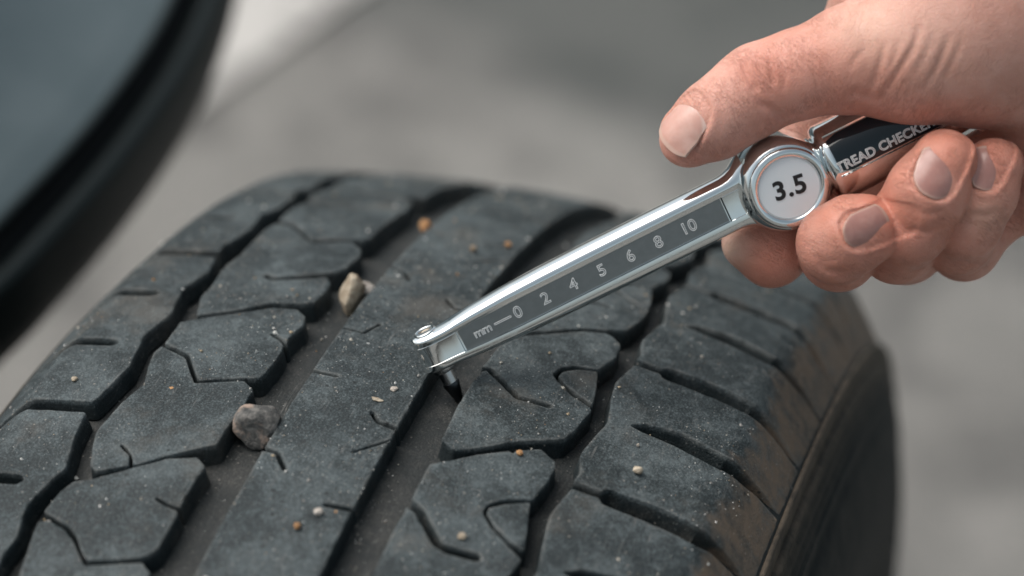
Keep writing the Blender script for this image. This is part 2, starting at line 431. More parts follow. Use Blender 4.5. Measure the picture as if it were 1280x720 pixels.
def slot_s(s0, u): return s0+.06*(u+72)+(.55*(-86.5-u) if u < -86.5 else 0)*-.35
for i in range(len(full)-1):
    a, b = full[i], full[i+1]; hw = 1.8
    cuts = [(s, k) for s, k in half if a < s < b]
    inner = [(u, s) for u, s in AEx if a+hw+.8 < s < b-hw-.8]
    poly = [(AEu(a+hw)-.4, a+hw+.1)]+inner+[(AEu(b-hw)-.4, b-hw-.1)]
    us = (-78, -86.5, -92, -99.6)
    poly += [(u, slot_s(b, u)-hw) for u in us]
    for s, k in cuts[::-1]:
        poly.append(('n', [(-99.6, slot_s(s, -99.6)), (-92, slot_s(s, -92)), (-86.5, slot_s(s, -86.5)), (-78.3, slot_s(s, -78.3))], 3.1))
    poly += [(u, slot_s(a, u)+hw) for u in us[::-1]]
    # the blocks between half slots that carry a hairline sipe are separate pieces
    bl('shoulder_block', poly, hgt=random.uniform(-.1, .1), wall=DEP*.9)
# second row
B = [[(-65.2, -57.2), (-66.5, -49.6), (-68.2, -39.8), (-65.7, -39.1), (-61.0, -41.0), (-58.1, -43.4), (-55.5, -46.5), (-52.8, -49.3), (-41.4, -45.5), (-38.4, -47.8), (-38.1, -52.6), (-39.2, -61.9), (-40, -76), (-53, -80), (-62, -85), (-67, -76)],
 [(-68.2, -36.9), (-67.2, -30.5), (-65.6, -26.9), (-62.6, -25.8), (-55.8, -21.0), (-48.2, -15.5), (-42.0, -13.6), (-39.2, -15.8), (-39.3, -17.7), (-39.8, -25.5), ('n', [(-39.4, -29.6), (-42.5, -29.2), (-45.5, -27.8)], .9), (-39.4, -31.6), (-39.4, -40.4), (-40.0, -42.4), (-41.8, -44.4), (-52.6, -48.2), (-54.8, -46.4), (-58.1, -42.0), (-61.1, -39.6), (-65.7, -37.9)],
 [(-64.2, -21.4), (-66.1, -15.9), (-67.6, -10.6), (-66.4, -0.2), (-64.1, 8.0), (-66.1, 15.0), (-67.0, 20.3), (-66.4, 23.5), (-61.9, 21.3), (-58.9, 19.9), (-56.1, 15.5), (-52.9, 10.7), (-42.4, 14.4), (-39.1, 11.8), (-38.9, 3.3), (-39.5, -1.3), (-39.4, -8.6), (-46.3, -13.1), (-54.2, -19.0), ('n', [(-55.2, -19.6), (-56.8, -16.2), (-60, -13.8)], .6), (-62.1, -22.8)],
 [(-66.4, 25.0), (-66.5, 34.6), (-63.3, 36.7), (-54.4, 41.9), (-48.1, 46.1), (-42.1, 47.0), (-39.0, 44.3), (-38.1, 40.7), (-39.4, 33.8), ('n', [(-38.9, 31.0), (-40.5, 32.6), (-43.6, 34.4)], .9), (-38.5, 27.6), (-39.0, 18.9), (-39.4, 16.5), (-43.8, 15.3), (-52.5, 12.1), (-55.5, 16.3), (-58.5, 21.3), (-62.2, 23.0)],
 [(-64.1, 38.5), (-66.7, 47.4), (-66.4, 54.1), (-67.5, 65.7), (-66.5, 72.7), (-66.7, 84.1), (-67.0, 91.7), (-65.9, 96.7), (-60.5, 94.1), (-53.5, 85.3), (-51.3, 84.8), (-43.2, 88.4), (-39.2, 84.0), (-38.1, 79.9), (-38.9, 71.5), (-39.5, 69.2), (-45.8, 65.1), (-53.2, 61.6), (-55.6, 62.9), (-56.1, 61.6), (-55.2, 60.4), (-53.1, 59.6), (-44.9, 63.0), (-41.3, 64.8), (-39.6, 63.0), (-38.7, 58.5), (-39.6, 51.2), (-42.5, 49.8), (-48.9, 48.3), (-55.0, 43.4)],
 [(-66.2, 99.5), (-66.7, 110.4), (-65.6, 117), (-62, 118), ('n', [(-65.8, 120), (-60, 119.4)], 1.0), (-67.0, 126), (-66.4, 134), (-61, 137), (-53.5, 133.9), (-40.7, 131.7), (-39.3, 120.6), (-40.0, 107.2), (-39.9, 93.6), (-40.8, 90.7), (-43.9, 90.6), (-52.3, 87.6), (-54.0, 88.2), (-61.0, 97.4)],
 [(-66.2, 140), (-67, 156), (-65.6, 168), (-66, 182), (-55, 184), (-40, 188), (-39.2, 170), (-40, 156), (-39.4, 138), (-44, 135), (-53, 137), (-60, 140.5)]]
for p in B: bl('tread_block', p, hgt=random.uniform(-.12, .12), tilt=random.uniform(-.6, .6))
for ds in (-124, -186): 
    for p in (B[2], B[3]): bl('tread_block', sh(p, ds+28), hgt=random.uniform(-.1, .1))
for p in (B[2], B[3]): bl('tread_block', sh(p, 214), hgt=0)
# centre rib, with short sipes
Cln = [([(-29.3, -134), (-25.9, -134.2), (-22.5, -138.8)], 1.2), ([(-29.3, -72.6), (-23.0, -72.4)], .8), ([(-29.3, -7.0), (-25.9, -7.2), (-22.5, -11.8)], 1.2), ([(-29.2, 22.6), (-23.0, 22.4)], .9), ([(-29.2, 42.0), (-23.6, 41.5), (-21.5, 46.7)], .8), ([(-29.1, 76.6), (-25.1, 74.7), (-22.4, 70.9)], 1.3), ([(-28.9, 107.3), (-23.5, 103.0)], 1.), ([(-29, 139), (-23.5, 135.0)], .8)]
Crn = [([(-4, 132), (-8.2, 132.2), (-10.9, 136.5)], 1.0), ([(-4.0, 95.7), (-12.3, 88.9)], .7), ([(-3.9, 61.0), (-8.2, 61.2), (-10.9, 64.5)], 1.1), ([(-3.9, 8.8), (-8.8, 9.6), (-11.1, 12.3)], 1.2), ([(-3.8, 4.8), (-10.5, -2.1)], .5), ([(-3.8, -18.8), (-10.1, -19.4)], 1.0), ([(-4, -70), (-8.8, -69), (-11.1, -66)], 1.1)]
rib = [(-29.3, -200)]
for c in Cln: rib += [(-29.2, c[0][0][1]-1.5), ('n', c[0], c[1]), (-29.2, c[0][0][1]+1.5)]
rib += [(-29.2, 240), (-4.1, 240)]
for c in Crn: rib += [(-4.1, c[0][0][1]+1.5), ('n', c[0], c[1]), (-4.1, c[0][0][1]-1.5)]
rib += [(-4, -200)]
bl('centre_rib', rib)
# fourth row
D2 = [(6.3, 9.1), (5.7, 20.9), (5.9, 32.7), ('n', [(6.2, 37.8), (7.8, 38.7), (17.0, 31.0), (24.5, 31.2)], 1.7), (6.3, 41.2), (6.7, 48.4), (8.6, 53.5), (10.9, 56.9), (16.2, 61.0), (21.7, 65.9), (27.3, 68.9), (29.6, 68.3), (32.0, 65.4), (32.3, 63.4), (32.5, 58.9), (30.5, 51.3), (25.3, 50.0), (22.3, 47.4), (21.5, 43.8), (23.8, 41.1), (27.9, 37.7), (32.9, 35.4), (33.5, 34.3), (32.4, 25.6), (31.1, 21.1), (27.3, 18.8), (21.5, 15.5), (15.0, 9.7), (9.8, 6.8)]
D2t = [(30.5, 50.6), (26.1, 48.7), (23.3, 46.2), (22.7, 43.8), (24.8, 41.5), (28.5, 38.8), (33.1, 36.8), (32.3, 42.9)]
D3 = [(6.5, .5), (6.5, -11.1), ('n', [(6.6, -12.8), (9.5, -14.5), (16.1, -21.9), (18.6, -22.6), (25.1, -22.3)], 2.2), (6.5, -15.5), (6.1, -20.1), (6.2, -41.5), (9.8, -44), (15, -41.3), (21.5, -35.3), (27.3, -32.2), (31.1, -29.9), (32.6, -25), (33.8, -19.2), (29.7, -16.2), (25.1, -13.1), (21.9, -9.4), (22.1, -6.7), (24.9, -3.8), (30.7, -1.4), (31.9, 5.6), (32.2, 10.1), (31.6, 12.7), (27.4, 15.4), (22.5, 12.3), (22.1, 11.3), (21.2, 11.7), (15.6, 7.9), (9.9, 2.8)]
D3t = [(30.4, -2.3), (25.6, -4.8), (23.0, -7.3), (22.7, -9.0), (25.6, -12.4), (30.1, -15.2), (33.6, -16.2), (32.3, -9.9)]
bl('tread_block', D2); bl('corner_block', D2t, bev=.35); bl('tread_block', D3); bl('corner_block', D3t, bev=.35)
for ds in (52, 104, 156):
    bl('tread_block', sh(D2, ds), hgt=random.uniform(-.1, .1)); bl('corner_block', sh(D2t, ds), bev=.35)
for ds in (-53, -106):
    bl('tread_block', sh(D3, ds)); bl('corner_block', sh(D3t, ds), bev=.35)
# right shoulder row
EE = [(38, 7.9), (37.4, 11.9), (36, 16.6), (35.8, 18.6), (36.6, 24.1), (38, 32.2), (36.1, 42.3), (35.3, 48.6), (37.9, 57.5)]
EF = [((37.0, 7.4), 2.0), ((43.6, 7.0), 2.3), ((44.6, 7.0), 5.4), ((57.3, 6.6), 6.0), ((66.5, 5.2), 5.6), ((69.5, 6.6), 4.4), ((74, 8.2), 3.2), ((79.0, 9.2), 1.2)]
EB = [((43.1, 33.9), .5), ((46.1, 34.6), 3.4), ((54.2, 34.8), 5.6), ((65.5, 32.3), 5.5), ((69.5, 33.8), 4.4), ((74, 36.6), 3.2), ((79.0, 38.6), 1.4)]
pe = 52.6
for k in range(-4, 4):
    lo, hi = k*pe, (k+1)*pe
    poly = [(u, s+lo) for u, s in EE]
    poly = [(u, s) for u, s in poly if True]
    up = [(c[0], c[1]+hi-wd/2) for c, wd in EF]; dn = [(c[0], c[1]+lo+wd/2) for c, wd in EF]
    nl = [(c[0], c[1]+lo) for c, wd in EB]
    # blind slot as an explicit notch with varying width
    a = [(c[0], c[1]+lo+wd/2) for c, wd in EB][::-1]; b = [(c[0], c[1]+lo-wd/2) for c, wd in EB]
    pts = [(36.9, dn[0][1]+.2)]+poly[1:-1]+[(37.2, up[0][1]-.4)]+up[1:]+a+b+dn[::-1][:-1]
    bl('shoulder_block', pts, hgt=random.uniform(-.08, .08), wall=DEP*.92)

# ------------------------------------------------------------------ stones and grit on the tread
def rock(name, u, s, d, size, mat, label, cat, seedv, group=None, flat=1., sub=3, ax=(1, 1, 1)):
    bm = bmesh.new(); bmesh.ops.create_icosphere(bm, subdivisions=sub, radius=1)
    pl = []
    r2 = random.Random(seedv)
    for _ in range(9):
        v = Vector((r2.gauss(0, 1), r2.gauss(0, 1), r2.gauss(0, 1))).normalized(); pl.append((v, r2.uniform(.62, .9)))
    for v in bm.verts:
        p = v.co.copy()
        for n_, h_ in pl:
            e = p.dot(n_)-h_
            if e > 0: p -= n_*e*.97
        p *= 1+.10*noise.noise(p*1.7+Vector((seedv, 0, 0)))+.05*noise.noise(p*5+Vector((0, seedv, 0)))
        v.co = Vector((p.x*ax[0], p.y*ax[1], p.z*ax[2]*flat))*size*.001
    th = s/R0
    Rm = Matrix.Rotation(-th, 3, 'X')
    for v in bm.verts: v.co = Rm @ v.co
    me = bpy.data.meshes.new(name); bm.to_mesh(me); bm.free()
    if cat in ('crumb', 'chip', 'grain'):
        for v in me.vertices: v.co *= .8
    o = link(name, me, mat, None, True, 28); o.location = Vector(surf(u, s, d-size*flat*ax[2]*.72)); tag(o, label, cat, group); return o
def stone_mat(name, c1, c2, c3, sc):
    m = N(name); c = m.mix(m.ramp(m.noise(sc, 5, .7), .38, .62), c1, c2); c = m.mix(m.ramp(m.noise(sc*.45, 4, .6), .5, .66), c, c3)
    m.base(c); m.rough(.8); m.bump(m.noise(sc*2, 5, .7), .0008); return m.m
ST1 = stone_mat('grey_stone', (.045, .047, .046), (.15, .145, .135), (.33, .25, .20), 420)
ST2 = stone_mat('tan_stone', (.30, .245, .175), (.46, .40, .31), (.17, .12, .075), 330)
ST3 = stone_mat('orange_stone', (.34, .17, .07), (.44, .25, .11), (.22, .11, .05), 500)
ST4 = stone_mat('pale_stone', (.36, .32, .28), (.52, .48, .43), (.25, .20, .15), 500)
rock('pebble', -34.2, 1.5, DEP, 5.9, ST1, 'rounded grey and brown pebble wedged in the groove left of the centre rib', 'pebble', 3, None, .92, 4, (1.0, .95, .95))
rock('stone', -33.0, 59.5, DEP, 3.6, ST2, 'largest pale tan angular stone in the groove, in two lobes', 'stone', 11, None, 1.35, 4, (.9, 1.1, 1.25))
rock('stone', -31.3, 63.0, 2.6, 2.6, ST4, 'whitish stone chip sitting against the tan stone at the rib edge', 'stone', 15, None, .8, 3, (1.3, 1, 1))
rock('crumb', 48.8, 18.0, 0, 1.45, ST2, 'tan stone crumb alone on the right shoulder block', 'crumb', 21, None, .8)
rock('crumb', -31.0, 110.4, DEP-2.5, 2.4, ST3, 'bright orange crumb in the groove at the far top of the tyre', 'crumb', 23)
rock('crumb', -10.6, -22.3, 0, 1.3, ST4, 'white crumb on the lower centre rib above the orange one', 'crumb', 25, None, .7)
rock('crumb', -13.3, -27.6, 0, 1.0, ST3, 'small round orange crumb on the lower centre rib', 'crumb', 27)
rock('crumb', 20.2, -18.3, 0, 1.2, ST2, 'yellowish crumb beside the bent sipe at the bottom of the frame', 'crumb', 29, None, .6)
rock('crumb', 23.6, 11.4, 0, 1.0, ST3, 'brownish orange crumb at the upper edge of a inner tread block', 'crumb', 31, None, .7)
rock('crumb', -9.3, 21.9, 0, 1.2, ST4, 'flat pale chip on the rib just left of the probe', 'chip', 33, None, .3)
rock('crumb', -11.6, 16.8, 0, 1.35, ST2, 'flat beige chip on the rib below the pale chip', 'chip', 35, None, .25, 3, (1.5, .7, 1))
rock('crumb', -80.5, 6.5, 0, 1.1, ST2, 'yellow brown crumb on the left shoulder block', 'crumb', 37, None, .5)
rock('crumb', 46.5, 27.0, 0, .5, ST4, 'tiny pale grain on the right shoulder block', 'grain', 39)
rock('crumb', -14.0, 95.0, 0, 1.3, ST2, 'blurred tan grain on the far centre rib', 'grain', 41)
rock('crumb', -7.5, 104.0, 0, 1.3, ST3, 'blurred brownish grain at the far right of the rib', 'grain', 43, None, .7)
def grit():
    from mathutils.bvhtree import BVHTree
    V = []; F = []; C = []
    def add(u, s, d, sz, col):
        c = surf(u, s, d-sz*.3); b = len(V)
        for k in ((1, 0, 0), (0, 1, 0), (-1, 0, 0), (0, -1, 0), (0, 0, 1), (0, 0, -1)):
            j = np.array(k)*sz*rng.uniform(.5, 1.2, 3)*.001 + rng.uniform(-.25, .25, 3)*sz*.001
            V.append(c+j)
        for f in ((0, 1, 4), (1, 2, 4), (2, 3, 4), (3, 0, 4), (1, 0, 5), (2, 1, 5), (3, 2, 5), (0, 3, 5)): F.append(tuple(b+x for x in f)); C.append(col)
    pal = [(.55, .55, .52), (.45, .42, .36), (.38, .30, .20), (.62, .62, .6), (.30, .29, .27), (.45, .25, .11)]
    def inside(P, q):
        a, b = P, np.roll(P, -1, 0)
        c = ((a[:, 1] > q[1]) != (b[:, 1] > q[1])) & (q[0] < (b[:, 0]-a[:, 0])*(q[1]-a[:, 1])/(b[:, 1]-a[:, 1]+1e-12)+a[:, 0])
        return c.sum() % 2 == 1
    n = 0
    while n < 3600:
        u, s = rng.uniform(-98, 72), rng.uniform(-75, 170)
        den = noise.noise(Vector((u*.045, s*.045, 1.3)))*.9+.25*noise.noise(Vector((u*.2, s*.2, 4)))
        if rng.random() > .28+den+(.32 if -29 < u < -4 else 0): continue
        sz = .085+.14*rng.random()**2+(.35 if rng.random() < .05 else 0)
        col = pal[int(rng.choice(6, p=[.3, .24, .12, .16, .14, .04]))]
        top = any(inside(P, (u, s)) for P in TOPS)
        if top: add(u, s, 0, sz, col); n += 1
        elif rng.random() < .45: add(u, s, DEP, sz*1.2, col); n += 1
    me = bpy.data.meshes.new('grit'); me.from_pydata([tuple(v) for v in V], [], F)
    at = me.attributes.new('tone', 'FLOAT_COLOR', 'FACE'); at.data.foreach_set('color', np.array([(*c, 1) for c in C], 'f').ravel())
    m = N('grit'); a = m.n('Attribute', attribute_name='tone'); m.base(a.outputs['Color']); m.rough(.8)
    o = link('grit', me, m.m, None, False); tag(o, 'pale grains of grit strewn over the dusty tread', None, None, 'stuff')
grit()

# ------------------------------------------------------------------ gauge frame of reference
D0 = .630
FPX = 98.3557*1280/36
def G(X, Y, Z):           # millimetres across, up and towards the viewer, about the gauge plane -> world
    v = MR @ Vector((X*.001, Y*.001, Z*.001-D0)); return np.array(v)+CAM
def PX(px, py, Z=0.):     # the same from a measured position on the plane at height Z
    k = (D0*1000-Z)/FPX; return np.array([(px-640)*k, (360-py)*k, Z])
TAU = math.radians(18)
e1 = np.array([.895, .446, 0]); e1 /= np.linalg.norm(e1); qv = np.array([-e1[1], e1[0], 0]); zv = np.array([0, 0, 1.])
e2 = qv*math.cos(TAU)+zv*math.sin(TAU); e3 = -qv*math.sin(TAU)+zv*math.cos(TAU)
GO = PX(978, 226, 0)
def T(x, y, z):
    p = GO+e1*x+e2*y+e3*z; return G(*p)
gauge = empty('tread_gauge', Vector(T(-87.5, -12.2, 0)), 'chrome tyre tread depth gauge with white dial reading 3.5, held in the hand', 'tread gauge')
def loft(name, secs, mat, par=gauge, closed=True, caps=True, angle=35):
    V = []; F = []; n = len(secs[0][1])
    for x, sec in secs:
        for (y, z) in sec: V.append(T(x, y, z))
    for i in range(len(secs)-1):
        for k in range(n if closed else n-1):
            j = (k+1) % n; F.append((i*n+k, i*n+j, (i+1)*n+j, (i+1)*n+k))
    if caps: F.append(tuple(range(n))[::-1]); F.append(tuple(range((len(secs)-1)*n, len(secs)*n)))
    return recalc(mk(name, V, F, mat, par, True, angle))
def lathe(name, prof, cen, ax, mat, par=gauge, seg=64, angle=35, cap=True):
    """prof: (radius, height along ax); cen, ax in gauge axes 'y' or 'z' or 'x'"""
    V = []; F = []; n = len(prof)
    for i in range(seg):
        a = 2*PI*i/seg; c, s = math.cos(a), math.sin(a)
        for (r, h) in prof:
            d = {'z': (r*c, r*s, h), 'y': (r*c, h, r*s), 'x': (h, r*c, r*s)}[ax]
            V.append(T(cen[0]+d[0], cen[1]+d[1], cen[2]+d[2]))
    for i in range(seg):
        j = (i+1) % seg
        for k in range(n-1): F.append((i*n+k, j*n+k, j*n+k+1, i*n+k+1))
    if cap:
        if prof[0][0] > 1e-3: F.append(tuple(i*n for i in range(seg)))
        if prof[-1][0] > 1e-3: F.append(tuple(i*n+n-1 for i in range(seg)))
    return recalc(mk(name, V, F, mat, par, True, angle))
# bar section: rounded body with a shallow channel for the scale plate
YB = .9
def bar_sec(h, rec, zf=3.3, zb=-4.0):
    a = min(3.0, h*.5)
    top = []
    for k in range(13):                      # from the front edge over the rounded top to the back
        t = k/12*PI*.5
        top.append((a+1.15+(h-a-1.15)*math.sin(t)**.9, zf-(zf+.3)*(1-math.cos(t))**1.0))
    back = [(h-.15, -1.6), (h-.8, -3.0), (h-2.2, zb), (0, zb-.2), (-h+2.2, zb), (-h+.8, -3.0), (-h+.15, -1.6)]
    bot = [(-y, z) for y, z in top[::-1]]
    ch = [(-a-.05, zf-.02), (-a, zf-.1-rec), (-a+.12, zf-rec-.11), (a-.12, zf-rec-.11), (a, zf-.1-rec), (a+.05, zf-.22), (a+.5, zf-.14)]
    return [(y+YB, z) for y, z in top+back+bot+ch]
xs = [(-84, 4.75, 0), (-82.2, 4.9, 0), (-81.4, 5.0, 0), (-81.0, 5.05, .02), (-80.8, 5.1, .55), (-76, 5.6, .55), (-68, 6.1, .55), (-58, 6.45, .55), (-46, 6.6, .55), (-30, 6.6, .55), (-18, 6.55, .55), (-14.6, 6.55, .55), (-14.3, 6.55, .02), (-13, 6.55, 0), (-11.5, 6.8, 0), (-10, 7.4, 0), (-8.6, 8.4, 0), (-7, 9.6, 0)]
head = [(-91.1, 4.2, .30), (-90.9, 4.5, .45), (-90.3, 4.7, .65), (-89.4, 4.75, .82), (-88.2, 4.75, .94), (-86.8, 4.75, 1.), (-85.4, 4.75, 1.)]
loft('bar', [(x, [(y, -.4+(z+.4)*k) for y, z in bar_sec(h, 0)]) for x, h, k in head]+[(x, bar_sec(h, rec)) for x, h, rec in xs], CHROME)
plate = mk('scale_plate', [T(x, y+YB, z) for z in (2.70, 2.82) for x in (-80.5, -14.8) for y in (-2.86, 2.86)], [(0, 1, 3, 2), (4, 6, 7, 5), (0, 4, 5, 1), (2, 3, 7, 6), (0, 2, 6, 4), (1, 5, 7, 3)], PLATE, gauge, False)
recalc(plate)
lathe('hole_rim', [(2.75, 5.2), (2.7, 5.75), (2.45, 5.95), (2.15, 5.9), (2.0, 5.6), (2.0, 5.0)], (-87.2, 0, -.5), 'y', CHROME, angle=60, cap=False)
lathe('plug', [(.1, 5.62), (1.3, 5.62), (1.5, 5.5), (1.5, 5.0)], (-87.2, 0, -.5), 'y', BRASS)
pin = lathe('probe', [(2.5, -3.4), (2.5, -4.3), (2.3, -4.6), (1.75, -4.7), (1.7, -8.0), (1.6, -8.1)], (-87.2, 0, -.35), 'y', STEEL, seg=40)
lathe('probe_tip', [(1.9, -7.7), (1.95, -8.2), (1.3, -11.2), (1.15, -11.4), (1.1, -12.6), (.1, -12.7)], (-87.2, 0, -.35), 'y', TIPM, pin, seg=40)
# dial housing, bezel, dial
lathe('dial_housing', [(.1, -8.5), (8, -8.5), (9.6, -8.0), (10.5, -7.0), (10.9, -5.5), (11.0, 0), (10.9, 3.2), (10.5, 4.8), (9.8, 5.8), (9.2, 6.2), (8.0, 6.3), (.1, 6.3)], (0, 0, 0), 'z', CHROME, seg=96, angle=50)
bz = [(9.25, 6.0)]+[(8.15+1.12*math.cos(t), 6.45+.95*math.sin(t)) for t in np.linspace(-.3, PI*1.02, 14)]+[(6.95, 6.2)]
bezel = lathe('bezel', bz, (0, 0, 0), 'z', CHROME, seg=96, angle=60, cap=False)
dial = lathe('dial_face', [(7.05, 6.3), (7.0, 6.62), (.05, 6.66)], (0, 0, 0), 'z', DIALW, seg=72)
# handle: round grip with a recessed dark panel on its front
HY = -1.15+2.1*0
W0, W1 = math.radians(-7), math.radians(57)
def grip_sec(r, rec):
    out = []
    m = 24
    for k in range(m+1): out.append((W0+(W1-W0)*k/m, rec))
    e = math.radians(1.2)
    angs = [W0-e]+[(W0+(W1-W0)*k/m) for k in range(m+1)]+[W1+e]
    res = [(r*math.sin(angs[0]), r*math.cos(angs[0]))]
    for a in angs[1:-1]: res.append(((r-rec)*math.sin(a), (r-rec)*math.cos(a)))
    res.append((r*math.sin(angs[-1]), r*math.cos(angs[-1])))
    for k in range(1, 44):
        a = W1+e+(2*PI-(W1-W0)-2*e)*k/44; res.append((r*math.sin(a), r*math.cos(a)))
    return [(y+HY, z) for y, z in res]
gx = [(5.0, 5.9, 0), (9.25, 6.1, 0), (9.4, 6.9, 0), (9.6, 7.8, 0), (9.95, 8.5, 0), (10.4, 8.95, 0), (10.9, 9.2, 0), (11.4, 9.3, 0), (11.55, 9.3, .45), (20, 9.35, .45), (40, 9.35, .45), (53.6, 9.35, .45), (53.8, 9.35, 0), (58, 9.3, 0), (62, 9.2, 0), (64, 8.8, 0), (65.4, 7.9, 0), (66, 6.6, 0), (66.2, 3, 0)]
loft('grip', [(x, grip_sec(r, c)) for x, r, c in gx], CHROME, angle=40)
# glossy dark insert lying in the recess
V = []; F = []; m = 20
for i, x in enumerate(np.linspace(11.7, 53.4, 16)):
    edge = min(x-11.7, 53.4-x)
    for k in range(m+1):
        t = k/m; sh_ = .10*(1-math.sqrt(max(0, 1-(1-min(edge/1.6, 1))**2)))
        a = W0+math.radians(1.4)+(W1-W0-math.radians(2.8))*(sh_+t*(1-2*sh_)); V.append(T(x, HY+8.96*math.sin(a), 8.96*math.cos(a)))
    if i:
        for k in range(m): F.append(((i-1)*(m+1)+k, (i-1)*(m+1)+k+1, i*(m+1)+k+1, i*(m+1)+k))
insert = recalc(mk('panel_insert', V, F, PANEL, gauge))
# lettering
def text_mesh(s, size, outline, bold=0., space=1.):
    c = bpy.data.curves.new('t', 'FONT'); c.body = s; c.size = size; c.align_x = 'CENTER'; c.align_y = 'CENTER'; c.space_character = space
    c.resolution_u = 6
    if outline: c.fill_mode = 'NONE'; c.bevel_depth = outline; c.bevel_resolution = 1
    else: c.offset = bold; c.extrude = .02
    o = bpy.data.objects.new('t', c); COL.objects.link(o); bpy.context.view_layer.update(); dg = bpy.context.evaluated_depsgraph_get(); dg.update()
    me = bpy.data.meshes.new_from_object(o.evaluated_get(dg)); bpy.data.objects.remove(o); bpy.data.curves.remove(c); return me
def lettering(name, s, size, org, rot, mat, par, outline=0., bold=0., space=1., bend=0.):
    me = text_mesh(s, size, outline, bold, space)
    ca, sa = math.cos(rot), math.sin(rot)
    for v in me.vertices:
        x, y, z = v.co; X = x*ca-y*sa; Y = x*sa+y*ca
        yy, zz_ = org[1]+Y, org[2]+z
        if bend: a = bend[0]+Y/bend[1]; yy = HY+(bend[1]+z)*math.sin(a); zz_ = (bend[1]+z)*math.cos(a)
        v.co = Vector(T(org[0]+X, yy, zz_))
    return link(name, me, mat, par, True)
for s, x in (('0', -66.5), ('2', -59.6), ('4', -52.6), ('5', -45.5), ('6', -38.3), ('8', -31.3), ('10', -23.8)):
    lettering('numeral', s, 3.9, (x, YB+.05, 2.84), 0, ETCH, plate, .10)
lettering('unit_mark', 'mm', 2.9, (-75.4, YB-.1, 2.84), 0, ETCH, plate, .085, 0, .92)
dash = [(-72.4, .18), (-68.3, .18), (-68.3, -.18), (-72.4, -.18)]
V = []; F = []
for i in range(4):
    (x0, y0), (x1, y1) = dash[i], dash[(i+1) % 4]; b = len(V)
    for (x, y) in ((x0, y0), (x1, y1)):
        for k in range(6): a = 2*PI*k/6; V.append(T(x+.08*math.cos(a)*(1 if x0 == x1 else 0), y+YB+.08*math.cos(a)*(0 if x0 == x1 else 1), 2.84+.08*math.sin(a)))
    for k in range(6): F.append((b+k, b+(k+1) % 6, b+6+(k+1) % 6, b+6+k))
mk('scale_dash', V, F, ETCH, plate)
lettering('reading', '3.5', 6.0, (.1, -.1, 6.72), math.radians(-8), INK, dial, 0, .17, 1.08)
lettering('raised_lettering', 'TREAD CHECKER', 3.0, (23.1, 0, 0), 0, ETCH, insert, .10, 0, 1.03, (math.radians(5.5), 9.05))

